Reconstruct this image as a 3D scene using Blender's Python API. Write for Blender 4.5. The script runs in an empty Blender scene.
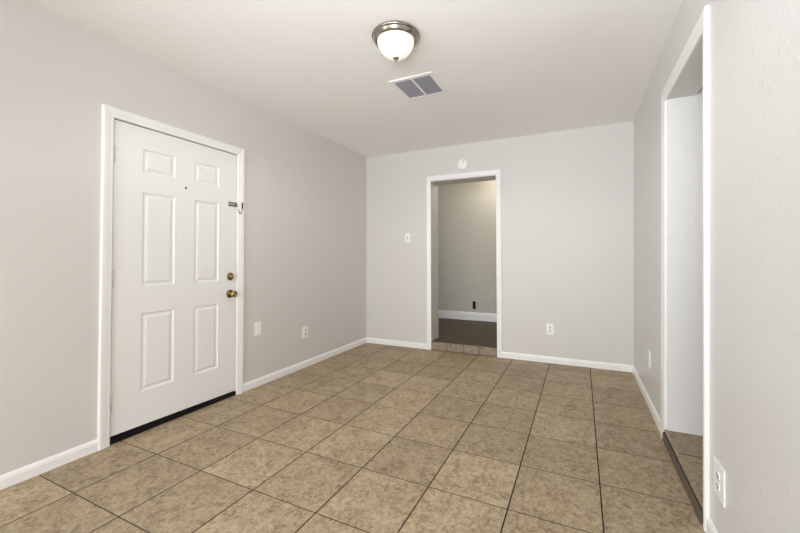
import bpy, bmesh, math, random
from mathutils import Vector, Matrix
random.seed(4)
S = bpy.context.scene
C = S.collection

# ------------------------------------------------------------ camera, sky, light, exposure
W, H, LEAN = 3.14, 2.547, 0.0141          # room width at the floor, ceiling height, lean of the right wall
FRONT = -9.0                              # wall behind the camera
STEP2 = 0.076                             # raised floor of the room at the right
STEP = 0.105                              # height of the raised floors

F, YAW, PITCH, ROLL = 366.0, 0.4357, 0.0197, -0.0025
PX, PY = 8.65, -16.37
cam_d = bpy.data.cameras.new('camera'); cam = bpy.data.objects.new('camera', cam_d); C.objects.link(cam)
S.camera = cam
fwd = Vector((-math.sin(YAW) * math.cos(PITCH), math.cos(YAW) * math.cos(PITCH), math.sin(PITCH)))
rt = Vector((math.cos(YAW), math.sin(YAW), 0)); up = rt.cross(fwd)
r2 = rt * math.cos(ROLL) + up * math.sin(ROLL); u2 = -rt * math.sin(ROLL) + up * math.cos(ROLL)
m = Matrix((r2, u2, -fwd)).transposed().to_4x4(); m.translation = Vector((2.6549, -4.3218, 1.163))
cam.matrix_world = m
cam_d.sensor_width = 36; cam_d.lens = 36 * F / 800
cam_d.shift_x = -PX / 800; cam_d.shift_y = PY / 800
cam_d.clip_start = 0.02

world = bpy.data.worlds.new('sky'); S.world = world; world.use_nodes = True
world.node_tree.nodes['Background'].inputs[0].default_value = (0.85, 0.92, 1, 1)
world.node_tree.nodes['Background'].inputs[1].default_value = 1.5

def area(name, loc, rot, sx, sy, power, col):
    d = bpy.data.lights.new(name, 'AREA'); d.shape = 'RECTANGLE'; d.size = sx; d.size_y = sy
    d.energy = power; d.color = col
    o = bpy.data.objects.new(name, d); C.objects.link(o); o.location = loc; o.rotation_euler = rot
    return o
# added area lights, unseen, at invented windows and in the side room
FILL_COL = (0.89, 0.94, 1.0)
area('added_front_window_light', (1.75, FRONT + 0.06, 1.40), (math.radians(90), 0, 0), 2.5, 1.5, 128, FILL_COL)
area('added_left_window_light', (0.06, -6.0, 1.30), (math.radians(90), 0, math.radians(-90)), 2.2, 1.7, 45, FILL_COL)
area('added_side_room_light', (4.3, -4.55, 1.5), (math.radians(90), 0, 0), 1.8, 1.5, 7, (0.97, 0.985, 1.0))  # added lamp lighting the side room and opening, no window there

def lamp(name, kind, loc, power, col, size, target=None, cone=170, blend=0.3):
    d = bpy.data.lights.new(name, kind); d.energy = power; d.color = col; d.shadow_soft_size = size
    o = bpy.data.objects.new(name, d); C.objects.link(o); o.location = loc
    if kind == 'SPOT': d.spot_size = math.radians(cone); d.spot_blend = blend
    if target: o.rotation_euler = (Vector(target) - Vector(loc)).to_track_quat('-Z', 'Y').to_euler()
    return o
# added unseen spot near the camera, aimed up to brighten the ceiling
lamp('added_ceiling_bounce', 'SPOT', (2.4, -4.5, 1.5), 148, (0.94, 0.965, 1.0), 0.35, (1.85, -2.2, H), 110, 1.0)

S.view_settings.view_transform = 'Standard'; S.view_settings.look = 'None'
S.view_settings.gamma = 1; S.view_settings.use_curve_mapping = False
S.view_settings.exposure = 0.07
S.cycles.use_denoising = True
S.cycles.max_bounces = 12; S.cycles.diffuse_bounces = 8
S.cycles.sample_clamp_indirect = 8

# ------------------------------------------------------------ materials
def mat(name, col, rough=0.5, metal=0.0, emit=None, spec=0.5):
    ma = bpy.data.materials.new(name); ma.use_nodes = True
    b = ma.node_tree.nodes['Principled BSDF']
    b.inputs['Base Color'].default_value = (*col, 1); b.inputs['Roughness'].default_value = rough
    b.inputs['Metallic'].default_value = metal; b.inputs['Specular IOR Level'].default_value = spec
    if emit: b.inputs['Emission Color'].default_value = (*emit[0], 1); b.inputs['Emission Strength'].default_value = emit[1]
    return ma

def node(nt, kind, **kw):
    n = nt.nodes.new(kind)
    for k, v in kw.items(): setattr(n, k, v)
    return n

def mth(nt, op, a, b=None, c=None):
    n = nt.nodes.new('ShaderNodeMath'); n.operation = op
    for i, v in enumerate((a, b, c)):
        if v is None: continue
        if isinstance(v, (int, float)): n.inputs[i].default_value = v
        else: nt.links.new(v, n.inputs[i])
    return n.outputs[0]

def textured_paint(name, col, rough, strength, dist=0.004, scale=38, tint=0.02, blobs=0.5):
    """rolled / sprayed paint: fine orange peel plus sparse flat blobs"""
    ma = mat(name, col, rough); nt = ma.node_tree; b = nt.nodes['Principled BSDF']; L = nt.links
    tc = node(nt, 'ShaderNodeTexCoord')
    n1 = node(nt, 'ShaderNodeTexNoise'); n1.inputs['Scale'].default_value = scale; n1.inputs['Detail'].default_value = 4
    n1.inputs['Roughness'].default_value = 0.55
    n2 = node(nt, 'ShaderNodeTexNoise'); n2.inputs['Scale'].default_value = scale * 0.55; n2.inputs['Detail'].default_value = 3
    n2.inputs['Distortion'].default_value = 0.8
    L.new(tc.outputs['Object'], n1.inputs['Vector']); L.new(tc.outputs['Object'], n2.inputs['Vector'])
    rp = node(nt, 'ShaderNodeMapRange'); rp.inputs['From Min'].default_value = 0.60; rp.inputs['From Max'].default_value = 0.68
    rp.interpolation_type = 'SMOOTHSTEP'
    L.new(n2.outputs['Fac'], rp.inputs['Value'])
    h = mth(nt, 'ADD', mth(nt, 'MULTIPLY', n1.outputs['Fac'], 0.7), mth(nt, 'MULTIPLY', rp.outputs['Result'], blobs))
    bp = node(nt, 'ShaderNodeBump'); bp.inputs['Strength'].default_value = strength; bp.inputs['Distance'].default_value = dist
    L.new(h, bp.inputs['Height']); L.new(bp.outputs['Normal'], b.inputs['Normal'])
    n3 = node(nt, 'ShaderNodeTexNoise'); n3.inputs['Scale'].default_value = 1.7; n3.inputs['Detail'].default_value = 3
    L.new(tc.outputs['Object'], n3.inputs['Vector'])
    mx = node(nt, 'ShaderNodeMix', data_type='RGBA')
    mx.inputs[6].default_value = (*[c * (1 - tint) for c in col], 1); mx.inputs[7].default_value = (*[min(1, c * (1 + tint)) for c in col], 1)
    L.new(n3.outputs['Fac'], mx.inputs[0]); L.new(mx.outputs[2], b.inputs['Base Color'])
    return ma

def tile_material(name, ox, oy, s, ta, wc=0.0068, wr=0.0052, dark=1.0):
    """ceramic floor tiles: mottled tan, each tile its own shade, dark recessed grout"""
    ma = mat(name, (0.3, 0.25, 0.19), 0.5, spec=0.3); nt = ma.node_tree; b = nt.nodes['Principled BSDF']; L = nt.links
    tc = node(nt, 'ShaderNodeTexCoord'); sp = node(nt, 'ShaderNodeSeparateXYZ'); L.new(tc.outputs['Object'], sp.inputs[0])
    x = mth(nt, 'SUBTRACT', sp.outputs[0], ox); y = mth(nt, 'SUBTRACT', sp.outputs[1], oy)
    u = mth(nt, 'DIVIDE', mth(nt, 'ADD', x, mth(nt, 'MULTIPLY', y, ta)), s)
    v = mth(nt, 'DIVIDE', mth(nt, 'SUBTRACT', y, mth(nt, 'MULTIPLY', x, ta)), s)
    def line(t, w):
        d = mth(nt, 'MULTIPLY', mth(nt, 'ABSOLUTE', mth(nt, 'SUBTRACT', mth(nt, 'FRACT', mth(nt, 'ADD', t, 0.5)), 0.5)), s)
        mr = node(nt, 'ShaderNodeMapRange', interpolation_type='SMOOTHSTEP')
        mr.inputs['From Min'].default_value = w * 0.34; mr.inputs['From Max'].default_value = w * 0.62
        mr.inputs['To Min'].default_value = 1; mr.inputs['To Max'].default_value = 0
        L.new(d, mr.inputs['Value']); return mr.outputs['Result']
    lc, lr = line(u, wc), line(v, wr)
    gr = mth(nt, 'MAXIMUM', lc, lr)
    cb = node(nt, 'ShaderNodeCombineXYZ'); L.new(mth(nt, 'FLOOR', u), cb.inputs[0]); L.new(mth(nt, 'FLOOR', v), cb.inputs[1])
    wn = node(nt, 'ShaderNodeTexWhiteNoise', noise_dimensions='3D'); L.new(cb.outputs[0], wn.inputs['Vector'])
    def noise(scale, detail, rough, dist, off):
        n = node(nt, 'ShaderNodeTexNoise', noise_dimensions='4D')
        n.inputs['Scale'].default_value = scale; n.inputs['Detail'].default_value = detail
        n.inputs['Roughness'].default_value = rough; n.inputs['Distortion'].default_value = dist
        L.new(tc.outputs['Object'], n.inputs['Vector'])
        L.new(mth(nt, 'ADD', mth(nt, 'MULTIPLY', wn.outputs['Value'], 37.0), off), n.inputs['W']); return n.outputs['Fac']
    a = noise(9, 5, 0.6, 0.6, 0.0); c = noise(42, 7, 0.72, 1.0, 5.0)
    mixv = mth(nt, 'ADD', mth(nt, 'MULTIPLY', a, 0.25), mth(nt, 'MULTIPLY', c, 0.75))
    cr = node(nt, 'ShaderNodeValToRGB'); L.new(mixv, cr.inputs[0])
    e = cr.color_ramp.elements
    e[0].position = 0.35; e[0].color = (0.130, 0.092, 0.052, 1)
    e[1].position = 0.63; e[1].color = (0.480, 0.390, 0.268, 1)
    k = e.new(0.44); k.color = (0.255, 0.193, 0.122, 1)
    k = e.new(0.51); k.color = (0.368, 0.285, 0.182, 1)
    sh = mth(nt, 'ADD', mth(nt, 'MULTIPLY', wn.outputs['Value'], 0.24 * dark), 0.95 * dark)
    vm = node(nt, 'ShaderNodeVectorMath', operation='SCALE'); L.new(cr.outputs[0], vm.inputs[0]); L.new(sh, vm.inputs['Scale'])
    gc = node(nt, 'ShaderNodeMix', data_type='RGBA'); gc.inputs[6].default_value = (0.060, 0.043, 0.028, 1)
    gc.inputs[7].default_value = (0.022, 0.015, 0.010, 1); L.new(lc, gc.inputs[0])
    mx = node(nt, 'ShaderNodeMix', data_type='RGBA'); L.new(gr, mx.inputs[0]); L.new(vm.outputs[0], mx.inputs[6]); L.new(gc.outputs[2], mx.inputs[7])
    L.new(mx.outputs[2], b.inputs['Base Color'])
    rr = mth(nt, 'ADD', mth(nt, 'MULTIPLY', c, 0.25), 0.40)
    L.new(mth(nt, 'MAXIMUM', rr, mth(nt, 'MULTIPLY', gr, 0.9)), b.inputs['Roughness'])
    bp = node(nt, 'ShaderNodeBump'); bp.inputs['Strength'].default_value = 0.35; bp.inputs['Distance'].default_value = 0.003
    L.new(mth(nt, 'SUBTRACT', mth(nt, 'MULTIPLY', mixv, 0.6), gr), bp.inputs['Height']); L.new(bp.outputs['Normal'], b.inputs['Normal'])
    return ma

M = {}
M['wall'] = textured_paint('greige_wall_paint', (0.680, 0.660, 0.637), 0.5, 0.26, 0.003, 60, 0.02, 0.3)
M['wall_r'] = textured_paint('greige_wall_paint_heavy_texture', (0.705, 0.702, 0.695), 0.34, 0.75, 0.003, 78, 0.015, 0.4)
M['ceiling'] = textured_paint('white_ceiling_paint', (0.93, 0.925, 0.915), 0.8, 0.15, 0.003, 45, 0.01)
M['reveal'] = textured_paint('white_opening_paint', (0.75, 0.745, 0.73), 0.42, 0.6, 0.003, 70, 0.02, 0.35)
M['trim'] = mat('white_gloss_trim', (0.90, 0.895, 0.885), 0.32)
M['door'] = mat('white_door_paint', (0.86, 0.86, 0.855), 0.38)
M['plastic'] = mat('white_plastic', (0.91, 0.91, 0.895), 0.3)
M['slot'] = mat('dark_slot', (0.012, 0.011, 0.010), 0.8, spec=0.1)
M['rubber'] = mat('black_rubber', (0.008, 0.008, 0.009), 0.6, spec=0.2)
M['nickel'] = mat('brushed_nickel', (0.36, 0.33, 0.285), 0.2, 1.0)
M['steel'] = mat('aged_steel', (0.13, 0.12, 0.10), 0.45, 0.9)
M['brass'] = mat('antique_brass', (0.42, 0.29, 0.11), 0.25, 1.0)
M['dark_brass'] = mat('dark_brass', (0.20, 0.14, 0.06), 0.35, 1.0)
M['hinge'] = mat('painted_hinge_metal', (0.62, 0.61, 0.58), 0.4, 0.4)
M['grille'] = mat('lavender_grey_filter', (0.40, 0.40, 0.44), 0.7)
M['louver'] = mat('grille_louver_grey', (0.62, 0.62, 0.65), 0.5)
M['glass_shade'] = mat('frosted_glass_lit', (0.9, 0.87, 0.78), 0.25, emit=((1.0, 0.93, 0.76), 0.42))
M['grout'] = mat('brown_grout', (0.05, 0.038, 0.026), 0.9)
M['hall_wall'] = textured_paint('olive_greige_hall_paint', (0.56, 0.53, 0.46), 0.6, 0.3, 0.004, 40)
M['tile'] = tile_material('tan_floor_tile', 2.3405, -3.3667, 0.3937, -0.0038)
M['tile_hall_shaded'] = tile_material('shaded_hall_tile', 0.28, 0.12, 0.3937, -0.0038, 0.004, 0.004, 0.25)  # floor tile colours scaled down, hall shade put into the colour
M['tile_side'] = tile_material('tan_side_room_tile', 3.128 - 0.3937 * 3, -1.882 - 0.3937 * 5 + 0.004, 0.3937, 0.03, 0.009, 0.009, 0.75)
def riser_tile():
    ma = mat('tan_riser_tile', (0.25, 0.2, 0.145), 0.45); nt = ma.node_tree; b = nt.nodes['Principled BSDF']; L = nt.links
    tc = node(nt, 'ShaderNodeTexCoord'); n = node(nt, 'ShaderNodeTexNoise'); n.inputs['Scale'].default_value = 30
    n.inputs['Detail'].default_value = 6; n.inputs['Roughness'].default_value = 0.7; L.new(tc.outputs['Object'], n.inputs['Vector'])
    cr = node(nt, 'ShaderNodeValToRGB'); L.new(n.outputs['Fac'], cr.inputs[0]); e = cr.color_ramp.elements
    e[0].position = .35; e[0].color = (.19, .145, .095, 1); e[1].position = .65; e[1].color = (.38, .315, .235, 1)
    L.new(cr.outputs[0], b.inputs['Base Color']); return ma
M['riser'] = riser_tile()
M['dark_riser'] = textured_paint('dark_brown_riser_tile', (0.105, 0.08, 0.058), 0.4, 0.2, 0.002, 30, 0.25)

# ------------------------------------------------------------ helpers
def box(bm, x0, x1, y0, y1, z0, z1, bev=0.0, f=None):
    x0, x1 = sorted((x0, x1)); y0, y1 = sorted((y0, y1)); z0, z1 = sorted((z0, z1))
    t = bmesh.new()
    vs = [t.verts.new((x, y, z)) for x in (x0, x1) for y in (y0, y1) for z in (z0, z1)]
    for q in ((0, 1, 3, 2), (4, 6, 7, 5), (0, 4, 5, 1), (2, 3, 7, 6), (0, 2, 6, 4), (1, 5, 7, 3)):
        t.faces.new([vs[i] for i in q])
    if bev: bmesh.ops.bevel(t, geom=list(t.edges), offset=bev, segments=2, affect='EDGES', profile=0.6)
    merge(bm, t, f)

def merge(bm, t, f=None):
    mp = {}
    for v in t.verts:
        co = f(v.co.copy()) if f else v.co.copy()
        mp[v] = bm.verts.new(co)
    for fc in t.faces:
        try: nf = bm.faces.new([mp[v] for v in fc.verts]); nf.smooth = fc.smooth
        except ValueError: pass
    t.free()

def lathe(bm, prof, n=48, f=None):
    """profile of (radius, height) revolved about local z"""
    t = bmesh.new(); rings = []
    for r, z in prof:
        if r < 1e-6: rings.append([t.verts.new((0, 0, z))])
        else: rings.append([t.verts.new((r * math.cos(2 * math.pi * i / n), r * math.sin(2 * math.pi * i / n), z)) for i in range(n)])
    for a, b in zip(rings, rings[1:]):
        for i in range(n):
            j = (i + 1) % n
            q = [a[i], a[j], b[j], b[i]] if len(a) > 1 and len(b) > 1 else ([a[0], b[j], b[i]] if len(a) == 1 else [a[i], a[j], b[0]])
            if len(set(q)) < 3: continue
            fc = t.faces.new(q); fc.smooth = True
    for r_, flip in ((rings[0], True), (rings[-1], False)):
        if len(r_) > 1: t.faces.new(r_[::-1] if flip else r_)
    merge(bm, t, f)

def tube(bm, pts, r, n=8, f=None):
    t = bmesh.new(); rings = []
    pts = [Vector(p) for p in pts]
    for i, p in enumerate(pts):
        d = (pts[min(i + 1, len(pts) - 1)] - pts[max(i - 1, 0)]).normalized()
        a = d.cross(Vector((0, 0, 1)));
        if a.length < 1e-3: a = d.cross(Vector((1, 0, 0)))
        a.normalize(); b = d.cross(a)
        rings.append([t.verts.new(p + (a * math.cos(2 * math.pi * k / n) + b * math.sin(2 * math.pi * k / n)) * r) for k in range(n)])
    for a, b in zip(rings, rings[1:]):
        for k in range(n):
            fc = t.faces.new((a[k], a[(k + 1) % n], b[(k + 1) % n], b[k])); fc.smooth = True
    t.faces.new(rings[0][::-1]); t.faces.new(rings[-1])
    merge(bm, t, f)

def sweep(bm, prof, path, f):
    """closed profile of (across, out) swept with mitred corners along a path in wall coordinates (a, z); f maps (a, out, z) to the room"""
    t = bmesh.new(); P = [Vector(p) for p in path]; rings = []
    for i, p in enumerate(P):
        ds = []
        if i: ds.append((P[i] - P[i - 1]).normalized())
        if i < len(P) - 1: ds.append((P[i + 1] - P[i]).normalized())
        ns = [Vector((-d.y, d.x)) for d in ds]
        n = sum(ns, Vector((0, 0))).normalized(); k = 1 / n.dot(ns[0])
        rings.append([t.verts.new((p.x + n.x * u * k, o, p.y + n.y * u * k)) for u, o in prof])
    m_ = len(prof)
    for a, b in zip(rings, rings[1:]):
        for k in range(m_): t.faces.new((a[k], a[(k + 1) % m_], b[(k + 1) % m_], b[k]))
    t.faces.new(rings[0][::-1]); t.faces.new(rings[-1])
    merge(bm, t, f)

def obj(name, bm, m_, parent=None, smooth=False, origin=None):
    bmesh.ops.recalc_face_normals(bm, faces=bm.faces)
    me = bpy.data.meshes.new(name)
    o = bpy.data.objects.new(name, me); C.objects.link(o)
    if origin is not None:
        bmesh.ops.translate(bm, verts=bm.verts, vec=-Vector(origin))
        o.location = origin
    bm.to_mesh(me); bm.free(); me.materials.append(m_)
    if parent:
        o.parent = parent
        o.location = Vector(o.location) - parent.location      # parents here are unrotated top-level empties
    return o

def sub(name, bm, m_, part, root):
    """mesh built in room coordinates as a child of a part of root"""
    bmesh.ops.recalc_face_normals(bm, faces=bm.faces)
    me = bpy.data.meshes.new(name); o = bpy.data.objects.new(name, me); C.objects.link(o)
    bm.to_mesh(me); bm.free(); me.materials.append(m_)
    o.parent = part
    o.matrix_parent_inverse = (Matrix.Translation(root.location) @ Matrix.Translation(part.location)).inverted() if root else Matrix.Translation(part.location).inverted()
    return o

def struct(o, label=None, cat=None):
    o['kind'] = 'structure'
    if label: o['label'] = label
    if cat: o['category'] = cat
    return o

def thing(name, loc, label, cat, group=None, kind=None):
    o = bpy.data.objects.new(name, None); C.objects.link(o); o.location = loc; o.empty_display_size = 0.1
    o['label'] = label; o['category'] = cat
    if group: o['group'] = group
    if kind: o['kind'] = kind
    return o

B = bmesh.new
# wall frames: (along, out, height) -> room
LWF = lambda v: Vector((v.y, v.x, v.z))
BWF = lambda v: Vector((v.x, -v.y, v.z))
RWF = lambda v: Vector((W + LEAN * v.z - v.y, v.x, v.z))
lean = lambda v: Vector((v.x + LEAN * v.z, v.y, v.z))
KEEP = lambda v: v

# ------------------------------------------------------------ room shell
bm = B(); box(bm, -0.15, W + 0.002, FRONT - 0.15, 0.0, -0.1, 0.0)
struct(obj('floor', bm, M['tile']), 'square tan mottled ceramic tile floor with thin dark grout lines', 'floor')

bm = B(); box(bm, -0.15, W + 0.22, FRONT - 0.15, 0.25, H, H + 0.1)
struct(obj('ceiling', bm, M['ceiling']), 'flat white ceiling with the dome lamp and square vent', 'ceiling')

# left wall with the entry door hole
DY0, DY1, DZ = -3.030, -2.102, 2.052
bm = B()
box(bm, -0.15, 0, FRONT, -7.15, 0, H); box(bm, -0.15, 0, -4.85, DY0, 0, H); box(bm, -0.15, 0, -7.15, -4.85, 0, .40); box(bm, -0.15, 0, -7.15, -4.85, 2.2, H)
box(bm, -0.15, 0, DY1, 0.0, 0, H); box(bm, -0.15, 0, DY0, DY1, DZ, H)
struct(obj('wall_left', bm, M['wall']), 'greige painted wall around the white entry door', 'wall')

# back wall with the doorway
BX0, BX1, BZ, BT = 0.957, 1.778, 2.124, 0.262
bm = B()
box(bm, -0.15, BX0, 0, BT, 0, H); box(bm, BX1, W + 0.25, 0, BT, 0, H); box(bm, BX0, BX1, 0, BT, BZ, H)
struct(obj('wall_back', bm, M['wall']), 'greige painted end wall with the cased doorway and smoke detector', 'wall')

# right wall with the cased opening (leans very slightly)
OY0, OY1, OZ, OT = -2.324, -1.530, 2.160, 0.150
bm = B()
box(bm, W, W + OT, FRONT, OY0, 0, H, f=lean); box(bm, W, W + OT, OY1, 0.0, 0, H, f=lean); box(bm, W, W + OT, OY0, OY1, OZ, H, f=lean)
struct(obj('wall_right', bm, M['wall_r']), 'textured greige wall at the right with the tall cased opening', 'wall')

# front wall behind the camera; its window is added for the light
bm = B()
wx0, wx1, wz0, wz1 = 0.45, 3.05, 0.6, 2.3
box(bm, -0.15, wx0, FRONT - 0.15, FRONT, 0, H); box(bm, wx1, W + 0.3, FRONT - 0.15, FRONT, 0, H)
box(bm, wx0, wx1, FRONT - 0.15, FRONT, 0, wz0); box(bm, wx0, wx1, FRONT - 0.15, FRONT, wz1, H)
struct(obj('wall_front', bm, M['wall']), 'greige wall with an added wide window behind the viewer', 'wall')
bm = B()
FWF = lambda v: Vector((v.x, FRONT - 0.10 + v.y, v.z))
for a, b, c, d in ((wx0, wx0 + .05, wz0, wz1), (wx1 - .05, wx1, wz0, wz1), (wx0, wx1, wz0, wz0 + .05), (wx0, wx1, wz1 - .05, wz1), (1.725, 1.775, wz0, wz1)):
    box(bm, a, b, 0, 0.05, c, d, f=FWF)
struct(obj('added_window_1', bm, M['trim']), 'added white framed wide window behind the viewer', 'window')

bm = B()  # unseen window added for light from the left
for a, b, c, d in ((-7.15, -7.10, .4, 2.2), (-4.90, -4.85, .4, 2.2), (-7.15, -4.85, .4, .45), (-7.15, -4.85, 2.15, 2.2), (-6.02, -5.98, .4, 2.2)):
    box(bm, a, b, -.10, -.05, c, d, f=LWF)
struct(obj('added_window_2', bm, M['trim']), 'added white framed window in the left wall behind the viewer', 'window')

# painted lining of the right opening, thicker textured paint
bm = B()
box(bm, W + 0.004, W + OT + 0.0, OY1 - 0.010, OY1, STEP2, OZ, f=lean)
box(bm, W + 0.004, W + OT + 0.0, OY0, OY0 + 0.010, STEP2, OZ, f=lean)
struct(obj('trim_4', bm, M['reveal']), 'white textured side faces of the tall opening at the right', 'opening lining')

# baseboards
BP = [(0, 0), (0, .012), (.048, .012), (.054, .0095), (.060, .0085), (.066, .005), (.070, .003), (.070, 0)]
def baseboard(name, a0, a1, f, label, m_=None, z0=0.0, k=1.0):
    bm = B(); t = bmesh.new(); rs = []
    for a in (a0, a1): rs.append([t.verts.new((a, o, z0 + z * k)) for z, o in BP])
    n = len(BP)
    for i in range(n): t.faces.new((rs[0][i], rs[0][(i + 1) % n], rs[1][(i + 1) % n], rs[1][i]))
    t.faces.new(rs[0][::-1]); t.faces.new(rs[1]); merge(bm, t, f)
    return struct(obj(name, bm, m_ or M['trim']), label, 'baseboard')
baseboard('baseboard_left', FRONT, -3.091, LWF, 'white baseboard on the left wall nearer than the entry door')
baseboard('baseboard_left', -2.037, 0, LWF, 'white baseboard on the left wall between entry door and far corner')
baseboard('baseboard_back', 0, 0.901, BWF, 'white baseboard on the end wall left of the doorway')
baseboard('baseboard_back', 1.834, W, BWF, 'white baseboard on the end wall right of the doorway')
baseboard('baseboard_right', -1.448, 0, RWF, 'white baseboard on the right wall beyond the tall opening')
baseboard('baseboard_right', FRONT, -2.374, RWF, 'white baseboard on the right wall nearest the viewer')

# casings
CP = lambda w: [(0, 0), (0, .009), (w * .12, .012), (w * .30, .012), (w * .36, .014), (w * .72, .017), (w * .9, .017), (w, .013), (w, 0)]
bm = B(); sweep(bm, CP(.062), [(-3.029, 0), (-3.029, 2.049), (-2.101, 2.049), (-2.101, 0)], LWF)
struct(obj('trim_1', bm, M['trim']), 'white moulded casing around the white entry door', 'door casing')
bm = B(); sweep(bm, CP(.058), [(.957, 0), (.957, 2.133), (1.778, 2.133), (1.778, 0)], BWF)
struct(obj('trim_2', bm, M['trim']), 'white casing around the doorway in the end wall', 'door casing')
bm = B(); sweep(bm, CP(.082), [(OY0, 0), (OY0, OZ), (OY1, OZ), (OY1, 0)], RWF)
for v in bm.verts:                                  # the near leg is a narrower board
    if v.co.y < OY0: v.co.y = OY0 + (v.co.y - OY0) * .60
struct(obj('trim_3', bm, M['trim']), 'white casing around the tall opening in the right wall', 'door casing')

# ------------------------------------------------------------ hall behind the doorway
HB, HX0, HX1 = 1.721, -0.9, 2.9
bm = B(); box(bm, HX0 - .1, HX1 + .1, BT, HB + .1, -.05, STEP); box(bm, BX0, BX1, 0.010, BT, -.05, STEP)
struct(obj('floor_hall', bm, M['tile_hall_shaded']), 'shade-darkened tile floor of the hall beyond the end doorway', 'floor')
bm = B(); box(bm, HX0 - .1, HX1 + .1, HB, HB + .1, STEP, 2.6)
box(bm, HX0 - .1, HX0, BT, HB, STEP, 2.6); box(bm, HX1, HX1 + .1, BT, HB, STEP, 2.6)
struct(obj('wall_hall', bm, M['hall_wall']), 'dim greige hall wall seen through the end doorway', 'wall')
bm = B(); box(bm, HX0 - .1, HX1 + .1, BT, HB + .1, 2.6, 2.7)
struct(obj('ceiling_hall', bm, M['ceiling']), 'ceiling of the hall behind the end wall', 'ceiling')
HWF = lambda v: Vector((v.x, HB - v.y, v.z))
baseboard('baseboard_hall', HX0, HX1, HWF, 'tall white baseboard at the foot of the hall wall', z0=STEP, k=1.95)
# tiled risers
bm = B(); box(bm, BX0, BX1, 0.0005, 0.010, 0, STEP - .002)
r_ = obj('doorstep', bm, M['grout']); struct(r_, 'low step of small tan tiles in the end doorway', 'step')
bm = B()
js = [BX0 + .003, 1.158, 1.372, 1.573, BX1 - .003]
for a, b in zip(js, js[1:]): box(bm, a + .003, b - .003, -.004, .006, .004, STEP - .003, .0015)
obj('riser_tile', bm, M['riser'], r_)

# ------------------------------------------------------------ room beyond the right opening
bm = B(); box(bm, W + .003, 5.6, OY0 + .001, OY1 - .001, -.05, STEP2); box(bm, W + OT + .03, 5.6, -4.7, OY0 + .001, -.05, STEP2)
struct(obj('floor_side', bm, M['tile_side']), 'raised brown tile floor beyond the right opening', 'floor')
bm = B()
box(bm, W + OT + .002, 5.6, OY1 - .009, OY1 + .1, STEP2, 2.65)
box(bm, 5.6, 5.7, -4.7, OY1 + .1, STEP2, 2.65); box(bm, W + .2, 5.7, -4.8, -4.7, STEP2, 2.65)
struct(obj('wall_side', bm, M['reveal']), 'white textured wall continuing past the right opening', 'wall')
bm = B(); box(bm, W + OT + .04, 5.7, -4.8, OY1 + .1, 2.65, 2.75)
struct(obj('ceiling_side', bm, M['ceiling']), 'ceiling of the room beyond the right opening', 'ceiling')
bm = B(); box(bm, W - .014, W + .003, OY0 + .001, OY1 - .001, 0, STEP2 - .016)
r_ = struct(obj('doorstep', bm, M['grout']), 'dark brown tiled step edge in the tall right opening', 'step')
bm = B()
for a, b in ((OY0 + .002, -2.262), (-2.258, -1.888), (-1.884, OY1 - .002)): box(bm, W - .020, W - .010, a, b, .003, STEP2 - .020, .001)
obj('riser_tile', bm, M['dark_riser'], r_)
bm = B()
for a, b in ((OY0 + .002, -2.262), (-2.258, -1.888), (-1.884, OY1 - .002)): box(bm, W - .012, W + .004, a, b, STEP2 - .009, STEP2, .002)
obj('nosing', bm, M['riser'], r_)

# ------------------------------------------------------------ entry door
door = thing('door_1', (0, -3.02, 0), 'white six-panel entry door with brass knob in the left wall', 'door', kind='structure')
Y0, Y1, Z0, Z1 = -3.0205, -2.112, 0.050, 2.042
bm = B()
XF = -0.004
ys = [(-2.851, -2.632), (-2.484, -2.275)]; zs = [(.274, .792), (.974, 1.605), (1.740, 1.900)]
# front face as a grid with the panel cells left out, then moulded panels set in
gy = [Y0, ys[0][0], ys[0][1], ys[1][0], ys[1][1], Y1]; gz = [Z0, zs[0][0], zs[0][1], zs[1][0], zs[1][1], zs[2][0], zs[2][1], Z1]
V = {}
def vv(y, z, x=XF):
    k_ = (round(y, 5), round(z, 5), round(x, 5))
    if k_ not in V: V[k_] = bm.verts.new((x, y, z))
    return V[k_]
for i in range(5):
    for j in range(7):
        a, b, c, d = gy[i], gy[i + 1], gz[j], gz[j + 1]
        if i in (1, 3) and j in (1, 3, 5):
            steps = [(0, XF), (.004, XF - .005), (.011, XF - .0075), (.017, XF - .0075), (.034, XF - .0015), (.036, XF - .001)]
            for (o0, x0), (o1, x1) in zip(steps, steps[1:]):
                q0 = [(a + o0, c + o0), (b - o0, c + o0), (b - o0, d - o0), (a + o0, d - o0)]
                q1 = [(a + o1, c + o1), (b - o1, c + o1), (b - o1, d - o1), (a + o1, d - o1)]
                for k_ in range(4):
                    l_ = (k_ + 1) % 4
                    bm.faces.new((vv(*q0[k_], x0), vv(*q0[l_], x0), vv(*q1[l_], x1), vv(*q1[k_], x1)))
            bm.faces.new([vv(y_, z_, steps[-1][1]) for y_, z_ in q1])
        else:
            bm.faces.new((vv(a, c), vv(b, c), vv(b, d), vv(a, d)))
# edges and back
bp = []
for i in range(5): bp.append(((gy[i], Z0), (gy[i + 1], Z0))); bp.append(((gy[i], Z1), (gy[i + 1], Z1)))
for j in range(7): bp.append(((Y0, gz[j]), (Y0, gz[j + 1]))); bp.append(((Y1, gz[j]), (Y1, gz[j + 1])))
for p, q in bp: bm.faces.new((vv(*p), vv(*q), vv(*q, XF - .044), vv(*p, XF - .044)))
for i in range(5):
    for j in range(7):
        a, b, c, d = gy[i], gy[i + 1], gz[j], gz[j + 1]
        bm.faces.new((vv(a, c, XF - .044), vv(b, c, XF - .044), vv(b, d, XF - .044), vv(a, d, XF - .044)))
for v in bm.verts:
    if abs(v.co.z - Z0) < 1e-4: v.co.z -= .012 * (v.co.y - Y0) / (Y1 - Y0)
obj('door_panel', bm, M['door'], door).location = (-door.location)

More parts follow.
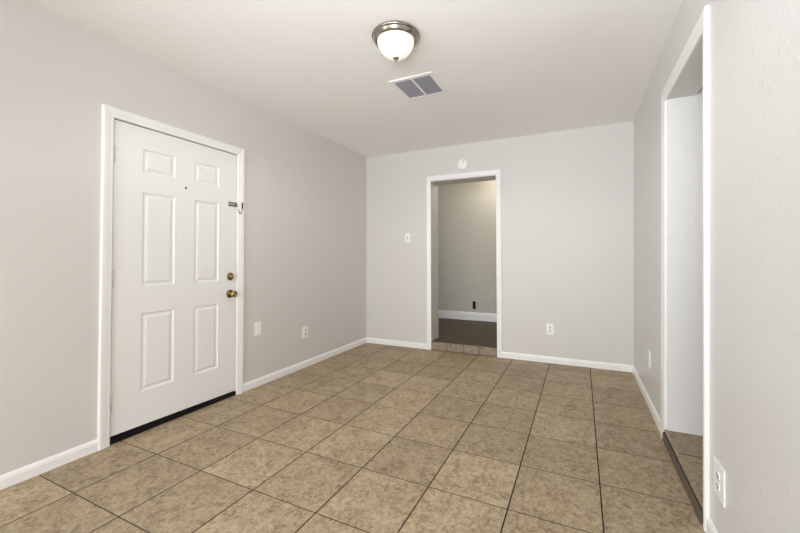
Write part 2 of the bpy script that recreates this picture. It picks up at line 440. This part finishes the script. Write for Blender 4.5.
bm = B()
box(bm, -.15, -.001, DY0 - .0, DY0 + .004, 0, DZ); box(bm, -.15, -.001, DY1 - .004, DY1, 0, DZ); box(bm, -.15, -.001, DY0, DY1, DZ - .004, DZ)
box(bm, -.15, -.050, DY0, DY0 + .02, 0, DZ); box(bm, -.15, -.050, DY1 - .02, DY1, 0, DZ); box(bm, -.15, -.050, DY0, DY1, DZ - .02, DZ)
jb = obj('jamb', bm, M['trim'], door); jb.location = -door.location
bm = B()
box(bm, -.15, -.002, DY0 + .004, DY1 - .004, 0.0005, .020, .002); box(bm, -.036, -.012, Y0 + .003, Y1 - .003, .018, .060)
box(bm, -.016, .003, Y0 - .005, Y1 + .006, .001, .030, .003)
o = obj('threshold', bm, M['rubber'], door); o.location = -door.location; o['label'] = 'black rubber threshold and sweep under the door'

bm = B(); box(bm, -.049, -.012, DY0 + .004, Y0 - .0003, .03, Z1); box(bm, -.049, -.012, Y1 + .0003, DY1 - .004, .03, Z1); box(bm, -.049, -.012, DY0 + .004, DY1 - .004, Z1 + .0003, DZ - .004)  # black strips added to paint the shade of the door gap
o = obj('gap_shade_strip', bm, M['rubber'], door); o.location = -door.location; o['label'] = 'dark strip painted as shade in the gap around the door'
for z in (1.822, 1.035, .257):
    bm = B(); lathe(bm, [(.0045, -.047), (.0045, .047)], 16, lambda v: Vector((.004 + v.x, -3.0235 + v.y, z + v.z)))
    for k_ in (-.049, .049): lathe(bm, [(.003, -.003), (.0055, -.001), (.0055, .001), (.003, .003)], 16, lambda v: Vector((.004 + v.x, -3.0235 + v.y, z + k_ + v.z)))
    box(bm, -.004, .001, -3.0255, -3.0215, z - .045, z + .045)
    h_ = obj('hinge', bm, M['hinge'], door); h_.location = -door.location

def onL(y, z, x=0.0): return lambda v: Vector((x + v.z, y + v.x, z + v.y))   # local z points into the room
bm = B(); lathe(bm, [(.034, -.004), (.034, .001), (.031, .006), (.016, .009), (.0125, .012), (.0125, .030)], 32, onL(-2.166, .862, 0))
ros = obj('knob_rose', bm, M['dark_brass'], door); ros.location = -door.location
bm = B(); lathe(bm, [(.0125, .028), (.022, .033), (.0275, .041), (.0285, .050), (.026, .058), (.018, .0635), (.012, .0645), (.011, .062), (0, .062)], 32, onL(-2.166, .862, 0))
kn = obj('door_knob', bm, M['brass'], door); kn.location = -door.location; kn['label'] = 'round brass door knob'
bm = B(); lathe(bm, [(.032, -.004), (.032, .003), (.029, .008), (.022, .011), (.020, .0115)], 32, onL(-2.165, 1.006, 0))
db = obj('deadbolt', bm, M['dark_brass'], door); db.location = -door.location; db['label'] = 'round brass deadbolt above the knob'
bm = B(); lathe(bm, [(.0175, .008), (.0175, .016), (.015, .019), (0, .0195)], 28, onL(-2.165, 1.006, 0))
box(bm, .016, .030, -2.169, -2.161, .991, 1.021, .002)
o = sub('thumb_turn', bm, M['brass'], db, door)
bm = B(); lathe(bm, [(.0085, -.004), (.0085, 0), (.0075, .002), (.0045, .002), (.004, .0), (0, .0)], 24, onL(-2.552, 1.686, XF))
o = obj('peephole', bm, M['slot'], door); o.location = -door.location; o['label'] = 'small dark peephole'

# chain latch
bm = B()
box(bm, XF + .003, XF + .010, -2.188, -2.118, 1.624, 1.632, .001); box(bm, XF + .003, XF + .010, -2.188, -2.114, 1.600, 1.609, .001)
box(bm, XF + .003, XF + .010, -2.120, -2.112, 1.600, 1.632, .001)
latch = obj('chain_track', bm, M['steel'], door); bm = B(); box(bm, XF, XF + .003, -2.190, -2.112, 1.598, 1.634, .001); bk = obj('track_plate', bm, M['hinge'], door); bk.location = -door.location; latch.location = -door.location; latch['label'] = 'small steel security chain track with hanging chain'
bm = B(); box(bm, .0165, .020, -2.071, -2.057, 1.583, 1.641, .001)
for k_ in (1.594, 1.612, 1.630): lathe(bm, [(.004, 0), (.0035, .003), (0, .004)], 12, onL(-2.064, k_, .020))
sub('chain_keeper', bm, M['steel'], latch, door)
bm = B()
n_ = 9
for i in range(n_):
    t_ = i / (n_ - 1); y_ = -2.106 + t_ * .040; z_ = 1.606 - .062 * (1 - (2 * t_ - 1) ** 2) ** .8 - .004 * t_; x_ = .010 + t_ * .014
    dy = .040; dz = -.062 * -4 * (2 * t_ - 1); ang = math.atan2(dz, dy)
    ring = []
    for k_ in range(13):
        th = 2 * math.pi * k_ / 12; p, q = .0062 * math.cos(th), .0032 * math.sin(th)
        e_ = (0, q) if i % 2 else (q, 0)
        ring.append((x_ + e_[1], y_ + p * math.cos(ang) - e_[0] * math.sin(ang), z_ + p * math.sin(ang) + e_[0] * math.cos(ang)))
    tube(bm, ring, .0016, 6)
sub('chain', bm, M['steel'], latch, door)

# ------------------------------------------------------------ wall plates
def plate(name, f, w, h, a, z, label, cat, kind, group=None):
    loc = f(Vector((a, 0, z)))
    t = thing(name, loc, label, cat, group)
    bm = B(); box(bm, a - w / 2, a + w / 2, .0, .006, z - h / 2, z + h / 2, .0022, f)
    o = obj('cover_plate', bm, M['plastic'], t); o.location = -loc
    def scr(zz):
        bm = B(); box(bm, a - .0028, a + .0028, .006, .0072, zz - .0028, zz + .0028, .001, f)
        s = obj('screw', bm, M['nickel'], t); s.location = -loc
    if kind == 'outlet':
        for s in (-1, 1):
            bm = B(); zz = z + s * .0195
            t2 = bmesh.new(); n = 24; lo, hi = [], []
            for i in range(n):
                th = 2 * math.pi * i / n; px = max(-.0165, min(.0165, .0195 * math.cos(th))); pz = max(-.0135, min(.0135, .0172 * math.sin(th)))
                lo.append(t2.verts.new((a + px, .005, zz + pz))); hi.append(t2.verts.new((a + px, .0085, zz + pz)))
            for i in range(n): t2.faces.new((lo[i], lo[(i + 1) % n], hi[(i + 1) % n], hi[i]))
            t2.faces.new(hi); t2.faces.new(lo[::-1]); merge(bm, t2, f)
            so = obj('socket', bm, M['plastic'], t); so.location = -loc
            bm = B()
            box(bm, a - .0095, a - .0045, .0080, .0090, zz - .004, zz + .0085, 0, f); box(bm, a + .0045, a + .0090, .0080, .0090, zz - .003, zz + .0080, 0, f)
            box(bm, a - .0035, a + .0035, .0080, .0090, zz - .0120, zz - .0055, 0, f)
            sl = sub('slots', bm, M['slot'], so, t); sl.matrix_parent_inverse = Matrix.Identity(4)
        scr(z)
    elif kind == 'switch':
        bm = B(); box(bm, a - .006, a + .006, .005, .0066, z - .013, z + .013, 0, f)
        o = obj('toggle_slot', bm, M['slot'], t); o.location = -loc
        bm = B(); box(bm, a - .0042, a + .0042, .006, .018, z + .001, z + .010, .0015, f)
        o = obj('toggle', bm, M['plastic'], t); o.location = -loc
        scr(z + .033); scr(z - .033)
    elif kind == 'rocker':
        bm = B(); box(bm, a - .017, a + .017, .005, .0082, z - .034, z + .034, .0012, f)
        o = obj('rocker', bm, M['plastic'], t); o.location = -loc
    return t
plate('wall_outlet', LWF, .078, .118, -1.240, .371, 'white duplex outlet on the left wall toward the far corner', 'outlet', 'outlet')
plate('wall_switch', LWF, .074, .122, -1.876, .519, 'blank white rocker wall plate low beside the entry door', 'wall plate', 'rocker')
plate('light_switch', BWF, .074, .120, .628, 1.420, 'white toggle light switch left of the end doorway', 'light switch', 'switch')
plate('wall_outlet', BWF, .076, .122, 2.357, .370, 'white duplex outlet on the end wall right of the doorway', 'outlet', 'outlet')
plate('wall_outlet', RWF, .090, .135, -.925, .368, 'white outlet on the right wall beyond the tall opening', 'outlet', 'outlet')
plate('wall_outlet', RWF, .118, .134, -2.502, .288, 'large white outlet plate on the near right wall', 'outlet', 'outlet')

# uncovered outlet box in the hall
loc = Vector((1.052, HB, .357))
t = thing('outlet_box', loc, 'dark uncovered outlet hole in the hall wall', 'outlet box')
bm = B(); box(bm, 1.027, 1.077, -.0, .003, .292, .422, .001, HWF)
o = obj('box_opening', bm, M['slot'], t); o.location = -loc
bm = B(); box(bm, 1.034, 1.070, .003, .014, .330, .384, .003, HWF); box(bm, 1.040, 1.064, .003, .006, .384, .410, .0, HWF); box(bm, 1.044, 1.072, .003, .006, .300, .330, .0, HWF)
o = obj('receptacle', bm, M['rubber'], t); o.location = -loc

# ------------------------------------------------------------ smoke detector above the doorway
loc = Vector((1.378, 0, 2.292))
sd = thing('smoke_detector', loc, 'round white detector on the wall above the end doorway', 'smoke detector')
f = lambda v: Vector((1.378 + v.x, -v.z, 2.292 + v.y))
bm = B(); lathe(bm, [(.070, 0), (.070, .008), (.068, .011)], 40, f); o = obj('base', bm, M['plastic'], sd); o.location = -loc
bm = B(); lathe(bm, [(.065, .010), (.067, .014), (.066, .026), (.060, .033), (.040, .036), (0, .037)], 40, f); o = obj('cover', bm, M['plastic'], sd); o.location = -loc
bm = B(); lathe(bm, [(.006, .034), (.006, .037), (0, .0375)], 16, lambda v: f(v + Vector((.018, .028, 0)))); o = obj('button', bm, M['slot'], sd); o.location = -loc; o['label'] = 'small dark test button'

# ------------------------------------------------------------ ceiling vent
VX0, VX1, VY0, VY1 = 1.342, 1.645, -1.768, -1.463
loc = Vector(((VX0 + VX1) / 2, (VY0 + VY1) / 2, H))
vt = thing('ceiling_vent', loc, 'square white return air vent with two grey louvered bays', 'ceiling vent')
bm = B(); e = .034
box(bm, VX0 - e, VX1 + e, VY0 - e, VY0, H - .008, H, .002); box(bm, VX0 - e, VX1 + e, VY1, VY1 + e, H - .008, H, .002)
box(bm, VX0 - e, VX0, VY0, VY1, H - .008, H, .002); box(bm, VX1, VX1 + e, VY0, VY1, H - .008, H, .002)
o = obj('frame', bm, M['trim'], vt); o.location = -loc
bm = B(); box(bm, (VX0 + VX1) / 2 - .008, (VX0 + VX1) / 2 + .008, VY0, VY1, H - .009, H, .001)
o = obj('divider', bm, M['trim'], vt); o.location = -loc
bm = B(); box(bm, VX0, VX1, VY0, VY1, H - .0015, H - .0002)
o = obj('filter', bm, M['grille'], vt); o.location = -loc; o['label'] = 'grey filter behind the louvers'
for x0, x1 in ((VX0 + .001, (VX0 + VX1) / 2 - .008), ((VX0 + VX1) / 2 + .008, VX1 - .001)):
    bm = B(); n = 22
    for i in range(n):
        y = VY0 + (i + .5) * (VY1 - VY0) / n
        q = [(y - .0045, H - .0075), (y - .0038, H - .0082), (y + .0045, H - .0022), (y + .0038, H - .0016)]
        t2 = bmesh.new(); r0 = [t2.verts.new((x0, a, b)) for a, b in q]; r1 = [t2.verts.new((x1, a, b)) for a, b in q]
        for k_ in range(4): t2.faces.new((r0[k_], r0[(k_ + 1) % 4], r1[(k_ + 1) % 4], r1[k_]))
        t2.faces.new(r0[::-1]); t2.faces.new(r1); merge(bm, t2)
    o = obj('louvers', bm, M['louver'], vt); o.location = -loc

# ------------------------------------------------------------ ceiling lamp
LX, LY = 1.638, -2.318
loc = Vector((LX, LY, H))
lp = thing('ceiling_light', loc, 'flush dome ceiling light with brushed nickel ring and frosted glass', 'ceiling light')
lf = lambda v: Vector((LX + v.x * .885, LY + v.y * .885, H + v.z * .95))
bm = B(); lathe(bm, [(.150, 0), (.160, -.004), (.168, -.012), (.169, -.020), (.164, -.025), (.160, -.027), (.157, -.034), (.150, -.046), (.143, -.052), (.139, -.052), (.137, -.046), (.137, -.010)], 64, lf)
o = obj('metal_ring', bm, M['nickel'], lp); o.location = -loc
bm = B(); lathe(bm, [(.130, -.040), (.130, -.052), (.126, -.070), (.116, -.092), (.101, -.113), (.083, -.131), (.061, -.145), (.038, -.153), (.016, -.156), (0, -.157)], 64, lf)
o = obj('glass_shade', bm, M['glass_shade'], lp); o.location = -loc; o['label'] = 'lit frosted cream glass bowl'
bm = B(); lathe(bm, [(0, -.151), (.018, -.152), (.022, -.157), (.017, -.163), (.008, -.166), (.0055, -.170), (.009, -.175), (.0065, -.180), (0, -.185)], 28, lf)
o = obj('finial', bm, M['nickel'], lp); o.location = -loc
lamp('lamp_glow', 'SPOT', (LX, LY, H - .165), 26, (1, .95, .88), 0.03)
# lamp of the hall, on its ceiling out of view
lamp('hall_lamp_glow', 'POINT', (1.62, 1.22, 2.42), 11, (1, .92, .78), 0.08)

# added copy of the dome light, unseen behind the viewer, for more brightness
def lamp_copy(src, loc, label):
    c = src.copy(); C.objects.link(c); c.location = loc; c['label'] = label
    for ch in src.children:
        d = ch.copy(); C.objects.link(d); d.parent = c
    return c
lp['group'] = 'dome ceiling lights'
lamp_copy(lp, (1.6, -6.3, H), 'added flush dome ceiling light behind the viewer')
lamp('added_rear_glow', 'SPOT', (1.6, -6.3, H - .165), 20, (1, .95, .88), 0.03)
